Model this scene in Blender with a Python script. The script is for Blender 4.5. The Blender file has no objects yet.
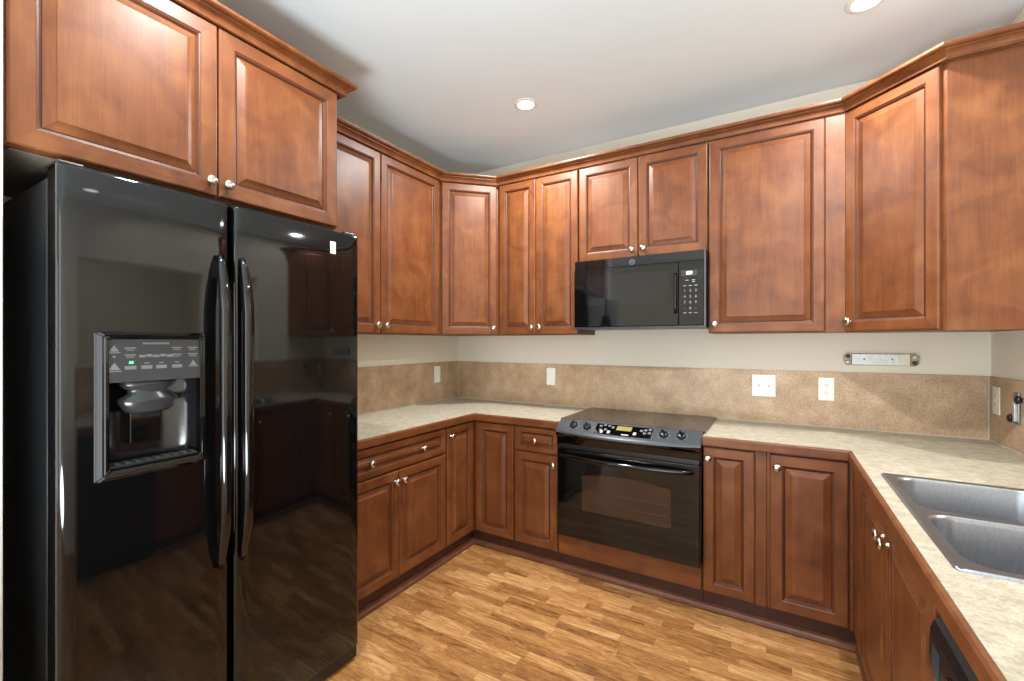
import bpy, bmesh, math, random
from mathutils import Vector, Matrix
random.seed(7)
sc = bpy.context.scene
col = sc.collection
PI = math.pi

# ------------------------------------------------------------------ camera
cam_d = bpy.data.cameras.new('camera')
cam = bpy.data.objects.new('camera', cam_d)
col.objects.link(cam)
cam.location = (2.418, -3.129, 1.4034)
cam.rotation_euler = (PI / 2, 0, math.radians(30.80))
cam_d.sensor_width = 36.0
cam_d.lens = 446.0 / 1024 * 36.0
cam_d.shift_y = 1.34 / 1024
cam_d.clip_start = 0.02
sc.camera = cam

# ------------------------------------------------------------------ world, exposure
W = bpy.data.worlds.new('world')
sc.world = W
W.use_nodes = True
W.node_tree.nodes['Background'].inputs[0].default_value = (0.95, 0.98, 1.0, 1)
W.node_tree.nodes['Background'].inputs[1].default_value = 4.2
vs = sc.view_settings
vs.view_transform = 'Standard'
vs.look = 'None'
vs.gamma = 1.0
vs.use_curve_mapping = False
vs.exposure = 0.08
CAN_POWER = 20.0           # watts of each recessed ceiling light
CAN_COLOR = (0.98, 0.98, 0.97)
# added fill lamp behind the camera, aimed up to brighten the ceiling
fl = bpy.data.lights.new('ceiling_fill', 'AREA')
fl.shape = 'DISK'; fl.size = 0.9; fl.energy = 78.0; fl.color = (0.83, 0.95, 1.0)
flo = bpy.data.objects.new('ceiling_fill', fl); col.objects.link(flo)
flo.location = (1.8, -3.6, 0.7); flo.rotation_euler = (PI - 0.10, 0, 0)

# ------------------------------------------------------------------ main dimensions
RW = 3.33        # right wall
CH = 2.85        # ceiling
CT = 0.914       # counter top
UB = 1.453       # bottom of the wall cabinets
UT = 2.570       # top of the wall cabinets
BT = 1.2326      # top of the backsplash


# ------------------------------------------------------------------ helpers
def lin(r, g, b):
    f = lambda c: (c / 255) / 12.92 if c / 255 <= 0.04045 else ((c / 255 + 0.055) / 1.055) ** 2.4
    return (f(r), f(g), f(b), 1.0)


class MB:
    """collects shapes and links them as ONE mesh object"""
    def __init__(self):
        self.bm = bmesh.new()
        self.mi = 0

    def _tag(self, faces, smooth=False):
        for f in faces:
            f.material_index = self.mi
            f.smooth = smooth

    def box(self, x0, x1, y0, y1, z0, z1, bev=0.0, seg=2):
        bm = bmesh.new()
        bmesh.ops.create_cube(bm, size=1.0)
        for v in bm.verts:
            v.co = Vector((x0 + (v.co.x + .5) * (x1 - x0), y0 + (v.co.y + .5) * (y1 - y0), z0 + (v.co.z + .5) * (z1 - z0)))
        if bev > 0:
            bmesh.ops.bevel(bm, geom=bm.edges[:], offset=bev, segments=seg, profile=0.5, affect='EDGES')
        self.merge(bm)
        return self

    def merge(self, bm, mat=None, smooth=None):
        vm = {}
        for v in bm.verts:
            vm[v] = self.bm.verts.new(mat @ v.co if mat else v.co)
        for f in bm.faces:
            try:
                nf = self.bm.faces.new([vm[v] for v in f.verts])
            except ValueError:
                continue
            nf.material_index = self.mi
            nf.smooth = f.smooth if smooth is None else smooth
        bm.free()

    def faces(self, verts, quads, smooth=False):
        vv = [self.bm.verts.new(v) for v in verts]
        for q in quads:
            try:
                f = self.bm.faces.new([vv[i] for i in q])
            except ValueError:
                continue
            f.material_index = self.mi
            f.smooth = smooth
        return self

    def prism(self, poly, z0, z1):
        """vertical prism over an x,y polygon (counter-clockwise)"""
        n = len(poly)
        vs_ = [(x, y, z0) for x, y in poly] + [(x, y, z1) for x, y in poly]
        q = [tuple(range(n - 1, -1, -1)), tuple(range(n, 2 * n))]
        q += [(i, (i + 1) % n, n + (i + 1) % n, n + i) for i in range(n)]
        return self.faces(vs_, q)

    def lathe(self, prof, mat=None, n=24, smooth=True):
        """prof: (radius, height) turned about local z, then moved by mat"""
        mat = mat or Matrix.Identity(4)
        rings = []
        vv = []
        for r, h in prof:
            if r < 1e-6:
                rings.append([len(vv)])
                vv.append(mat @ Vector((0, 0, h)))
            else:
                rings.append(list(range(len(vv), len(vv) + n)))
                vv += [mat @ Vector((r * math.cos(2 * PI * k / n), r * math.sin(2 * PI * k / n), h)) for k in range(n)]
        q = []
        for a, b in zip(rings, rings[1:]):
            for k in range(n):
                k2 = (k + 1) % n
                if len(a) == 1 and len(b) == 1:
                    continue
                if len(a) == 1:
                    q.append((a[0], b[k2], b[k]) if False else (a[0], b[k], b[k2]))
                elif len(b) == 1:
                    q.append((a[k], a[k2], b[0]))
                else:
                    q.append((a[k], a[k2], b[k2], b[k]))
        return self.faces(vv, q, smooth)

    def tube(self, pts, rad, n=12, caps=True, flat=1.0, side=Vector((1, 0, 0))):
        """round (or oval) bar along pts; rad is one number or one per point"""
        P = [Vector(p) for p in pts]
        R = rad if isinstance(rad, (list, tuple)) else [rad] * len(P)
        vv, q = [], []
        for i, p in enumerate(P):
            t = (P[min(i + 1, len(P) - 1)] - P[max(i - 1, 0)]).normalized()
            a = (side - t * side.dot(t)).normalized()
            b = t.cross(a)
            for k in range(n):
                an = 2 * PI * k / n
                vv.append(p + a * (math.cos(an) * R[i]) + b * (math.sin(an) * R[i] * flat))
        for i in range(len(P) - 1):
            for k in range(n):
                k2 = (k + 1) % n
                q.append((i * n + k, i * n + k2, (i + 1) * n + k2, (i + 1) * n + k))
        if caps:
            q.append(tuple(range(n - 1, -1, -1)))
            q.append(tuple(range((len(P) - 1) * n, len(P) * n)))
        return self.faces(vv, q, True)

    def sweep(self, path, prof, closed_prof=True, caps=True):
        """prof: (outward, z) swept along an x,y path; outward is to the right of travel; mitred corners"""
        P = [Vector((p[0], p[1])) for p in path]
        vv, q = [], []
        m = len(prof)
        for i, p in enumerate(P):
            d0 = (P[i] - P[i - 1]).normalized() if i > 0 else None
            d1 = (P[i + 1] - P[i]).normalized() if i < len(P) - 1 else None
            if d0 is None: d0 = d1
            if d1 is None: d1 = d0
            n0 = Vector((d0.y, -d0.x)); n1 = Vector((d1.y, -d1.x))
            nn = (n0 + n1)
            nn = nn / max(1e-6, nn.dot(n0)) if nn.length > 1e-6 else n0
            for o, z in prof:
                vv.append((p.x + nn.x * o, p.y + nn.y * o, z))
        for i in range(len(P) - 1):
            for k in range(m if closed_prof else m - 1):
                k2 = (k + 1) % m
                q.append((i * m + k, (i + 1) * m + k, (i + 1) * m + k2, i * m + k2))
        if caps:
            q.append(tuple(range(m)))
            q.append(tuple(range(len(P) * m - 1, (len(P) - 1) * m - 1, -1)))
        return self.faces(vv, q)

    def grid_solid(self, xs, ys, occ, z0, z1):
        """solid over the occupied cells of a grid, without inner faces"""
        nx, ny = len(xs) - 1, len(ys) - 1
        cache = {}
        def V(i, j, z):
            k = (i, j, z)
            if k not in cache:
                cache[k] = self.bm.verts.new((xs[i], ys[j], z))
            return cache[k]
        o = lambda i, j: 0 <= i < nx and 0 <= j < ny and occ(i, j)
        def F(*v):
            f = self.bm.faces.new(v); f.material_index = self.mi
        for i in range(nx):
            for j in range(ny):
                if not o(i, j): continue
                F(V(i, j, z1), V(i + 1, j, z1), V(i + 1, j + 1, z1), V(i, j + 1, z1))
                F(V(i, j, z0), V(i, j + 1, z0), V(i + 1, j + 1, z0), V(i + 1, j, z0))
                if not o(i - 1, j): F(V(i, j, z0), V(i, j, z1), V(i, j + 1, z1), V(i, j + 1, z0))
                if not o(i + 1, j): F(V(i + 1, j, z0), V(i + 1, j + 1, z0), V(i + 1, j + 1, z1), V(i + 1, j, z1))
                if not o(i, j - 1): F(V(i, j, z0), V(i + 1, j, z0), V(i + 1, j, z1), V(i, j, z1))
                if not o(i, j + 1): F(V(i, j + 1, z0), V(i, j + 1, z1), V(i + 1, j + 1, z1), V(i + 1, j + 1, z0))
        return self

    def text(self, body, size, mat, depth=0.0004, align='CENTER'):
        cu = bpy.data.curves.new('txt', 'FONT')
        cu.body = body; cu.size = size; cu.align_x = align; cu.align_y = 'CENTER'
        cu.extrude = depth
        ob = bpy.data.objects.new('txt', cu)
        me = bpy.data.meshes.new_from_object(ob)
        bm = bmesh.new(); bm.from_mesh(me)
        self.merge(bm, mat)
        bpy.data.objects.remove(ob); bpy.data.curves.remove(cu); bpy.data.meshes.remove(me)
        return self

    def build(self, name, mats, parent=None, loc=None, rotz=None):
        bmesh.ops.recalc_face_normals(self.bm, faces=self.bm.faces[:])
        me = bpy.data.meshes.new(name)
        self.bm.to_mesh(me)
        self.bm.free()
        if not isinstance(mats, (list, tuple)):
            mats = [mats]
        for m in mats:
            me.materials.append(m)
        o = bpy.data.objects.new(name, me)
        col.objects.link(o)
        if parent: o.parent = parent
        if loc: o.location = loc
        if rotz is not None: o.rotation_euler = (0, 0, rotz)
        return o


def tag(o, label=None, cat=None, group=None, kind=None):
    if label: o['label'] = label
    if cat: o['category'] = cat
    if group: o['group'] = group
    if kind: o['kind'] = kind
    return o


def thing(name, label, cat, loc=(0, 0, 0), rotz=0.0, group=None):
    o = bpy.data.objects.new(name, None)
    o.empty_display_size = 0.1
    col.objects.link(o)
    o.location = loc
    o.rotation_euler = (0, 0, rotz)
    return tag(o, label, cat, group)


def M_front(x, y, z):
    """local z -> world/parent -y (out of a front), local x -> x, local y -> z"""
    return Matrix.Translation((x, y, z)) @ Matrix.Rotation(PI / 2, 4, 'X')


# ------------------------------------------------------------------ materials
def mat_new(name):
    m = bpy.data.materials.new(name)
    m.use_nodes = True
    nt = m.node_tree
    return m, nt, nt.nodes['Principled BSDF']


def N(nt, typ, **kw):
    n = nt.nodes.new(typ)
    for k, v in kw.items():
        setattr(n, k, v)
    return n


def ramp(nt, stops):
    r = N(nt, 'ShaderNodeValToRGB')
    e = r.color_ramp.elements
    while len(e) < len(stops): e.new(0.5)
    for el, (p, c) in zip(e, stops):
        el.position = p; el.color = c
    return r


def simple(name, color, rough=0.5, metal=0.0, spec=0.5, coat=0.0, emit=0.0, noise=0.0, nscale=30.0, bump=0.0):
    m, nt, b = mat_new(name)
    b.inputs['Roughness'].default_value = rough
    b.inputs['Metallic'].default_value = metal
    b.inputs['Specular IOR Level'].default_value = spec
    b.inputs['Coat Weight'].default_value = coat
    b.inputs['Coat Roughness'].default_value = 0.04
    b.inputs['Base Color'].default_value = color
    if emit:
        b.inputs['Emission Color'].default_value = color
        b.inputs['Emission Strength'].default_value = emit
    if noise or bump:
        tc = N(nt, 'ShaderNodeTexCoord')
        nz = N(nt, 'ShaderNodeTexNoise')
        nz.inputs['Scale'].default_value = nscale
        nz.inputs['Detail'].default_value = 3
        nt.links.new(tc.outputs['Object'], nz.inputs['Vector'])
        if noise:
            r = ramp(nt, [(0.3, tuple(c * (1 - noise) for c in color[:3]) + (1,)), (0.7, tuple(min(1, c * (1 + noise)) for c in color[:3]) + (1,))])
            nt.links.new(nz.outputs['Fac'], r.inputs['Fac'])
            nt.links.new(r.outputs['Color'], b.inputs['Base Color'])
        if bump:
            bp = N(nt, 'ShaderNodeBump')
            bp.inputs['Strength'].default_value = bump
            bp.inputs['Distance'].default_value = 0.002
            nt.links.new(nz.outputs['Fac'], bp.inputs['Height'])
            nt.links.new(bp.outputs['Normal'], b.inputs['Normal'])
    return m


def wood(name, dark, mid, light, axis='z', rough=0.40, grain=1.0):
    """stained maple: fine grain along one axis, blotchy stain"""
    m, nt, b = mat_new(name)
    tc = N(nt, 'ShaderNodeTexCoord')
    oi = N(nt, 'ShaderNodeObjectInfo')
    mul = N(nt, 'ShaderNodeMath', operation='MULTIPLY'); mul.inputs[1].default_value = 37.0
    nt.links.new(oi.outputs['Random'], mul.inputs[0])
    add = N(nt, 'ShaderNodeVectorMath', operation='ADD')
    nt.links.new(tc.outputs['Object'], add.inputs[0])
    nt.links.new(mul.outputs[0], add.inputs[1])
    def noise(sc3, scale, detail, dist):
        mp = N(nt, 'ShaderNodeMapping'); mp.inputs['Scale'].default_value = sc3
        nt.links.new(add.outputs[0], mp.inputs['Vector'])
        nz = N(nt, 'ShaderNodeTexNoise')
        nz.inputs['Scale'].default_value = scale
        nz.inputs['Detail'].default_value = detail
        nz.inputs['Distortion'].default_value = dist
        nt.links.new(mp.outputs[0], nz.inputs['Vector'])
        return nz
    def ax(a, l):
        return {'x': (l, a, a), 'y': (a, l, a), 'z': (a, a, l)}[axis]
    g = noise(ax(9, 1.0), 2.2, 6, 0.8)
    bl = noise(ax(1.0, 1.1), 6.5, 5, 0.8)
    fine = noise(ax(60, 2.0), 3.0, 3, 0.0)
    mx = N(nt, 'ShaderNodeMix', data_type='FLOAT'); mx.inputs['Factor'].default_value = 0.62
    nt.links.new(g.outputs['Fac'], mx.inputs['A']); nt.links.new(bl.outputs['Fac'], mx.inputs['B'])
    mx2 = N(nt, 'ShaderNodeMix', data_type='FLOAT'); mx2.inputs['Factor'].default_value = 0.18
    nt.links.new(mx.outputs['Result'], mx2.inputs['A']); nt.links.new(fine.outputs['Fac'], mx2.inputs['B'])
    r = ramp(nt, [(0.30, dark), (0.50, mid), (0.70, light)])
    nt.links.new(mx2.outputs['Result'], r.inputs['Fac'])
    nt.links.new(r.outputs['Color'], b.inputs['Base Color'])
    b.inputs['Roughness'].default_value = rough
    b.inputs['Specular IOR Level'].default_value = 0.35
    return m


WD, WM, WL = lin(82, 42, 21), lin(109, 62, 32), lin(131, 82, 46)
wood_v = wood('stained_maple_vertical', WD, WM, WL, 'z')
wood_h = wood('stained_maple_horizontal', WD, WM, WL, 'x')
wood_y = wood('stained_maple_lengthwise', WD, WM, WL, 'y')
wood_groove = simple('dark_groove', lin(74, 36, 20), 0.45, noise=0.2)  # darker brown for the narrow groove rings of the fronts
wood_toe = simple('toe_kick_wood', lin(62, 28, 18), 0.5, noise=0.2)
wood_shoe = wood('shoe_wood', lin(80, 46, 30), lin(100, 61, 41), lin(120, 77, 53), 'x')

nickel = simple('brushed_nickel', lin(206, 202, 194), 0.18, 1.0)
black_gloss = simple('gloss_black_enamel', lin(9, 9, 10), 0.05, spec=0.55, bump=0.03, nscale=7.0)
black_glass = simple('black_glass', lin(7, 7, 8), 0.03, spec=0.5)
black_satin = simple('satin_black_plastic', lin(20, 20, 22), 0.32, noise=0.1)
black_side = simple('textured_black_side', lin(17, 19, 22), 0.4, noise=0.1, bump=0.15, nscale=300.0)
recess_black = simple('recess_black', lin(24, 24, 26), 0.14, spec=0.7, noise=0.1)
black_matte = simple('matte_black_rubber', lin(12, 12, 12), 0.7, noise=0.1)
disp_grey = simple('dispenser_grey', lin(44, 46, 49), 0.22, noise=0.08)
print_dim = simple('dim_print', lin(98, 100, 102), 0.4, noise=0.05)
grey_panel = simple('dark_grey_panel', lin(62, 66, 70), 0.28, noise=0.06)
cooktop_glass = simple('ceramic_glass', lin(30, 28, 28), 0.12, spec=0.5, noise=0.25, nscale=400.0)
ring_grey = simple('burner_print', lin(62, 58, 56), 0.2, noise=0.1)
oven_window = simple('oven_window_glass', lin(52, 36, 27), 0.06, spec=0.6, noise=0.15, nscale=3)  # brown of the reflected floor is put into the glass colour
print_grey = simple('printed_grey', lin(150, 152, 154), 0.4, noise=0.05)
print_light = simple('printed_light', lin(190, 190, 188), 0.4, noise=0.03)
print_white = simple('printed_white', lin(222, 222, 220), 0.4, noise=0.03)
led_green = simple('green_led', (0.05, 0.9, 0.2, 1), 0.4, emit=2.0)
lcd_amber = simple('amber_display', (0.20, 0.18, 0.03, 1), 0.4, emit=0.16)
lcd_white = simple('white_display', (0.9, 0.95, 1.0, 1), 0.4, emit=1.0)
dark_steel = simple('dark_steel_trim', lin(96, 98, 104), 0.3, 1.0)
steel_trim = simple('steel_trim', lin(130, 132, 134), 0.3, 1.0)
plastic_white = simple('white_plastic', lin(236, 234, 228), 0.35, noise=0.02)
plastic_ivory = simple('ivory_plastic', lin(226, 220, 204), 0.4, noise=0.03)
slot_dark = simple('slot_dark', lin(70, 66, 60), 0.6, noise=0.05)
galv = simple('galvanised_metal', lin(188, 194, 194), 0.38, 0.55, noise=0.12, nscale=60.0)
brass = simple('socket_metal', lin(150, 140, 112), 0.4, 0.6, noise=0.35, nscale=90.0)
caulk = simple('caulk', lin(190, 182, 166), 0.6, noise=0.08, nscale=60.0)
paint_white = simple('ceiling_paint', lin(226, 236, 243), 0.9, noise=0.01, nscale=3.0)
paint_trim = simple('white_wall_end', lin(228, 226, 222), 0.8, noise=0.01, nscale=3.0)
wall_paint = simple('greige_wall_paint', lin(230, 224, 210), 0.75, noise=0.015, nscale=4.0, bump=0.03)
lens_emit = simple('lamp_lens', (1.0, 0.96, 0.90, 1), 0.5, emit=9.0)
cab_inside = simple('cabinet_underside', lin(196, 178, 150), 0.6, noise=0.06)
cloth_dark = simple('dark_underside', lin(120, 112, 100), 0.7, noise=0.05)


def make_stainless():
    m, nt, b = mat_new('stainless_steel')
    tc = N(nt, 'ShaderNodeTexCoord')
    mp = N(nt, 'ShaderNodeMapping'); mp.inputs['Scale'].default_value = (300, 6, 40)
    nz = N(nt, 'ShaderNodeTexNoise'); nz.inputs['Scale'].default_value = 2.0; nz.inputs['Detail'].default_value = 2
    nt.links.new(tc.outputs['Object'], mp.inputs[0]); nt.links.new(mp.outputs[0], nz.inputs['Vector'])
    r = ramp(nt, [(0.3, lin(150, 155, 163)), (0.7, lin(166, 171, 179))])
    nt.links.new(nz.outputs['Fac'], r.inputs['Fac'])
    nt.links.new(r.outputs['Color'], b.inputs['Base Color'])
    b.inputs['Metallic'].default_value = 1.0
    b.inputs['Roughness'].default_value = 0.3
    return m
stainless = make_stainless()


def make_speckle(name, stops, sc_big, sc_small, rough, mixf=0.5, warm=None):
    m, nt, b = mat_new(name)
    tc = N(nt, 'ShaderNodeTexCoord')
    n1 = N(nt, 'ShaderNodeTexNoise'); n1.inputs['Scale'].default_value = sc_big; n1.inputs['Detail'].default_value = 5; n1.inputs['Roughness'].default_value = 0.65
    n2 = N(nt, 'ShaderNodeTexNoise'); n2.inputs['Scale'].default_value = sc_small; n2.inputs['Detail'].default_value = 4; n2.inputs['Roughness'].default_value = 0.7
    nt.links.new(tc.outputs['Object'], n1.inputs['Vector']); nt.links.new(tc.outputs['Object'], n2.inputs['Vector'])
    mx = N(nt, 'ShaderNodeMix', data_type='FLOAT'); mx.inputs['Factor'].default_value = mixf
    nt.links.new(n1.outputs['Fac'], mx.inputs['A']); nt.links.new(n2.outputs['Fac'], mx.inputs['B'])
    r = ramp(nt, stops)
    nt.links.new(mx.outputs['Result'], r.inputs['Fac'])
    nt.links.new(r.outputs['Color'], b.inputs['Base Color'])
    b.inputs['Roughness'].default_value = rough
    return m
laminate = make_speckle('beige_laminate', [(0.34, lin(136, 126, 107)), (0.46, lin(161, 152, 133)), (0.54, lin(175, 167, 148)), (0.66, lin(192, 185, 168))], 22.0, 130.0, 0.5)
splash_mat = make_speckle('mottled_stone_tile', [(0.34, lin(138, 111, 88)), (0.46, lin(172, 144, 116)), (0.54, lin(187, 159, 130)), (0.66, lin(210, 188, 162))], 7.0, 110.0, 0.42, 0.58)


def make_floor():
    m, nt, b = mat_new('oak_strip_floor')
    L = nt.links
    tc = N(nt, 'ShaderNodeTexCoord')
    sep = N(nt, 'ShaderNodeSeparateXYZ'); L.new(tc.outputs['Object'], sep.inputs[0])
    def math_(op, a, b_=None, c=None):
        n = N(nt, 'ShaderNodeMath', operation=op)
        for i, v in enumerate((a, b_, c)):
            if v is None: continue
            if isinstance(v, (int, float)): n.inputs[i].default_value = v
            else: L.new(v, n.inputs[i])
        return n.outputs[0]
    SW, SL = 0.054, 0.31
    yv = math_('DIVIDE', sep.outputs['Y'], SW)
    row = math_('FLOOR', yv)
    wn = N(nt, 'ShaderNodeTexWhiteNoise', noise_dimensions='1D'); L.new(row, wn.inputs['W'])
    xv = math_('DIVIDE', sep.outputs['X'], SL)
    xs = math_('ADD', xv, math_('MULTIPLY', wn.outputs['Value'], 7.3))
    colm = math_('FLOOR', xs)
    cmb = N(nt, 'ShaderNodeCombineXYZ'); L.new(row, cmb.inputs[0]); L.new(colm, cmb.inputs[1])
    wn2 = N(nt, 'ShaderNodeTexWhiteNoise', noise_dimensions='2D'); L.new(cmb.outputs[0], wn2.inputs['Vector'])
    # grain, shifted plank by plank
    off = N(nt, 'ShaderNodeVectorMath', operation='SCALE'); L.new(wn2.outputs['Color'], off.inputs[0]); off.inputs['Scale'].default_value = 23.0
    mp = N(nt, 'ShaderNodeMapping'); mp.inputs['Scale'].default_value = (3.2, 24, 1)
    L.new(tc.outputs['Object'], mp.inputs[0])
    ad = N(nt, 'ShaderNodeVectorMath', operation='ADD'); L.new(mp.outputs[0], ad.inputs[0]); L.new(off.outputs[0], ad.inputs[1])
    g = N(nt, 'ShaderNodeTexNoise'); g.inputs['Scale'].default_value = 1.6; g.inputs['Detail'].default_value = 7; g.inputs['Roughness'].default_value = 0.66; g.inputs['Distortion'].default_value = 1.6
    L.new(ad.outputs[0], g.inputs['Vector'])
    mp2 = N(nt, 'ShaderNodeMapping'); mp2.inputs['Scale'].default_value = (9, 30, 1)
    L.new(tc.outputs['Object'], mp2.inputs[0])
    ad2 = N(nt, 'ShaderNodeVectorMath', operation='ADD'); L.new(mp2.outputs[0], ad2.inputs[0]); L.new(off.outputs[0], ad2.inputs[1])
    g2 = N(nt, 'ShaderNodeTexNoise'); g2.inputs['Scale'].default_value = 1.5; g2.inputs['Detail'].default_value = 6; g2.inputs['Roughness'].default_value = 0.7; g2.inputs['Distortion'].default_value = 3.0
    L.new(ad2.outputs[0], g2.inputs['Vector'])
    f = math_('ADD', math_('MULTIPLY', wn2.outputs['Value'], 0.22), math_('ADD', math_('MULTIPLY', g.outputs['Fac'], 0.74), math_('MULTIPLY', g2.outputs['Fac'], 0.32)))
    r = ramp(nt, [(0.42, lin(96, 60, 31)), (0.56, lin(141, 96, 53)), (0.69, lin(169, 121, 72)), (0.84, lin(198, 157, 106))])
    L.new(f, r.inputs['Fac'])
    # thin dark joints
    fy = math_('FRACT', yv); fx = math_('FRACT', xs)
    jy = math_('LESS_THAN', fy, 0.022); jx = math_('LESS_THAN', fx, 0.0035)
    j = math_('MULTIPLY', math_('MAXIMUM', jy, jx), 0.45)
    mxc = N(nt, 'ShaderNodeMix', data_type='RGBA'); L.new(j, mxc.inputs['Factor'])
    L.new(r.outputs['Color'], mxc.inputs['A']); mxc.inputs['B'].default_value = lin(92, 56, 28)
    L.new(mxc.outputs['Result'], b.inputs['Base Color'])
    b.inputs['Roughness'].default_value = 0.34
    bp = N(nt, 'ShaderNodeBump'); bp.inputs['Strength'].default_value = 0.08; bp.inputs['Distance'].default_value = 0.002
    L.new(g.outputs['Fac'], bp.inputs['Height']); L.new(bp.outputs['Normal'], b.inputs['Normal'])
    return m
floor_mat = make_floor()


# ------------------------------------------------------------------ room shell
def struct(name, mb, mat):
    return tag(mb.build(name, mat), kind='structure')

struct('floor', MB().box(-2.6, RW + .12, -6.4, 0.12, -0.08, 0.0), floor_mat)
struct('ceiling', MB().box(-2.6, RW + .12, -6.4, 0.12, CH, CH + .1), paint_white)
struct('wall_back', MB().box(-0.12, RW + .12, 0.0, 0.12, 0, CH), wall_paint)
struct('wall_left', MB().box(-0.12, 0.0, -2.93, 0.0, 0, CH), wall_paint)
struct('wall_left_return', MB().box(0.0, 0.682, -2.93, -2.8085, 0, CH, 0.006), paint_trim)
# the right wall has a pass-through to the next room above the sink
mb = MB()
wy = [-6.4, -2.35, -1.02, 0.0]; wz = [0, 1.24, 1.98, CH]
for j in range(3):
    for k in range(3):
        if not (j == 1 and k == 1):
            mb.box(RW, RW + .12, wy[j], wy[j + 1], wz[k], wz[k + 1])
bmesh.ops.remove_doubles(mb.bm, verts=mb.bm.verts[:], dist=1e-5)
cnt = {}
for f in mb.bm.faces: cnt.setdefault(tuple(sorted(v.index for v in f.verts)), [])
mb.bm.verts.index_update()
cnt = {}
for f in mb.bm.faces: cnt.setdefault(tuple(sorted(v.index for v in f.verts)), []).append(f)
bmesh.ops.delete(mb.bm, geom=[f for l in cnt.values() if len(l) > 1 for f in l], context='FACES_ONLY')
struct('wall_right', mb, wall_paint)
mb = MB()
mb.box(RW + .12, 6.2, -3.6, -3.5, 0, CH); mb.box(RW + .12, 6.2, .12, .22, 0, CH); mb.box(6.2, 6.3, -3.6, .22, 0, CH)
mb.box(RW + .12, 6.3, -3.6, .22, -.08, 0); mb.box(RW + .12, 6.3, -3.6, .22, CH, CH + .1)
struct('wall_next_room', mb, wall_paint)
nl = bpy.data.lights.new('next_room_fill', 'AREA'); nl.size = 0.5; nl.energy = 50.0  # added unseen lamp, lightens the opening's reflection in the refrigerator doors
nlo = bpy.data.objects.new('next_room_fill', nl); col.objects.link(nlo); nlo.location = (4.8, -1.7, CH - .02)
# far end of the open room behind the viewer, with a cased doorway
mb = MB()
mb.box(-2.6, -1.3, -6.4, -6.28, 0, CH); mb.box(-.35, 1.35, -6.4, -6.28, 0, CH); mb.box(-1.3, -.35, -6.4, -6.28, 2.1, CH)
struct('wall_front', mb, wall_paint)
mb = MB()
mb.box(-1.39, -1.3, -6.28, -6.26, 0, 2.19); mb.box(-.35, -.26, -6.28, -6.26, 0, 2.19); mb.box(-1.3, -.35, -6.28, -6.26, 2.1, 2.19)
struct('trim_2', mb, paint_trim)

# shoe moulding along the toe kicks
sh = [(0.0, 0.001), (0.028, 0.001), (0.028, 0.010), (0.025, 0.020), (0.018, 0.027), (0.009, 0.031), (0.0, 0.032)]
struct('trim_1', MB().sweep([(0.583, -1.742), (0.583, -0.583), (RW - .583, -0.583), (RW - .583, -1.832)], sh), wood_shoe)


# ------------------------------------------------------------------ cabinet parts
def door_mb(w, h, t=0.020, sw=0.060, slope=0.030):
    """raised-panel front: local x 0..w, z 0..h, front at y=-t"""
    mb = MB()
    slope = min(slope, (min(w, h) - 2 * sw) * 0.28)
    a = sw
    rings = [(0.0, 0.0), (0.0, -t + .006), (.0015, -t + .0025), (.006, -t), (a - .010, -t), (a - .008, -t + .0025), (a - .003, -t + .004),
             (a, -t + .0115), (a + .0035, -t + .0135), (a + .0050, -t + .0120),
             (a + .006 + slope * .55, -t + .0070), (a + .006 + slope, -t + .0022), (a + .0075 + slope, -t + .0005), (a + .010 + slope, -t)]
    V = []
    for d, y in rings:
        V.append([(d, y, d), (w - d, y, d), (w - d, y, h - d), (d, y, h - d)])
    flat = [v for r in V for v in r]
    bmv = [mb.bm.verts.new(v) for v in flat]
    for i in range(len(rings) - 1):
        for k in range(4):
            k2 = (k + 1) % 4
            f = mb.bm.faces.new((bmv[i * 4 + k], bmv[i * 4 + k2], bmv[(i + 1) * 4 + k2], bmv[(i + 1) * 4 + k]))
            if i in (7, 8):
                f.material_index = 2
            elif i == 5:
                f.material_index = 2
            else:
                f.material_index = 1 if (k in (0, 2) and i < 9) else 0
    n = (len(rings) - 1) * 4
    f = mb.bm.faces.new([bmv[n + k] for k in range(4)]); f.material_index = 0
    f = mb.bm.faces.new([bmv[k] for k in (3, 2, 1, 0)]); f.material_index = 0
    return mb

WMATS = [wood_v, wood_h, wood_groove]
KNOB = [(r * 1.1, h * 1.05) for r, h in ((0.0, 0.0), (0.0085, 0.0), (0.0085, 0.002), (0.006, 0.004), (0.0052, 0.010), (0.0065, 0.014), (0.0125, 0.0165), (0.0165, 0.0195),        (0.0172, 0.0225), (0.0155, 0.0262), (0.0105, 0.0292), (0.005, 0.0305), (0.0, 0.0308))]

def front(parent, name, x0, x1, z0, z1, knobs=(), sw=0.058, slope=0.025, y=0.0):
    """a door or drawer front in the cabinet's own frame (cabinet front plane at y=0)"""
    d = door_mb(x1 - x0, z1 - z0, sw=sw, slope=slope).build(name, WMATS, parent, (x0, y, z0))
    for kx, kz in knobs:
        MB().lathe(KNOB, M_front(kx - x0, -0.020, kz - z0), 20).build('knob', nickel, d)
    return d

def carcass(parent, w, depth, z0, z1, toe=False):
    mb = MB()
    mb.box(0.0006, w - .0006, 0.0, depth, z0, z1)
    o = mb.build('carcass', [wood_v, wood_h], parent)
    if toe:
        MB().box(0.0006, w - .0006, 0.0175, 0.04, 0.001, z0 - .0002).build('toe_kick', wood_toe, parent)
    return o

# ---- wall cabinets on the back wall (front plane y = -0.305)
FB = -0.305
def upper_back(x0, x1, label, z0=UB):
    t = thing('wall_cabinet', label, 'cabinet', (x0, FB, 0), 0.0)
    carcass(t, x1 - x0, 0.3045, z0, UT)
    return t

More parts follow.
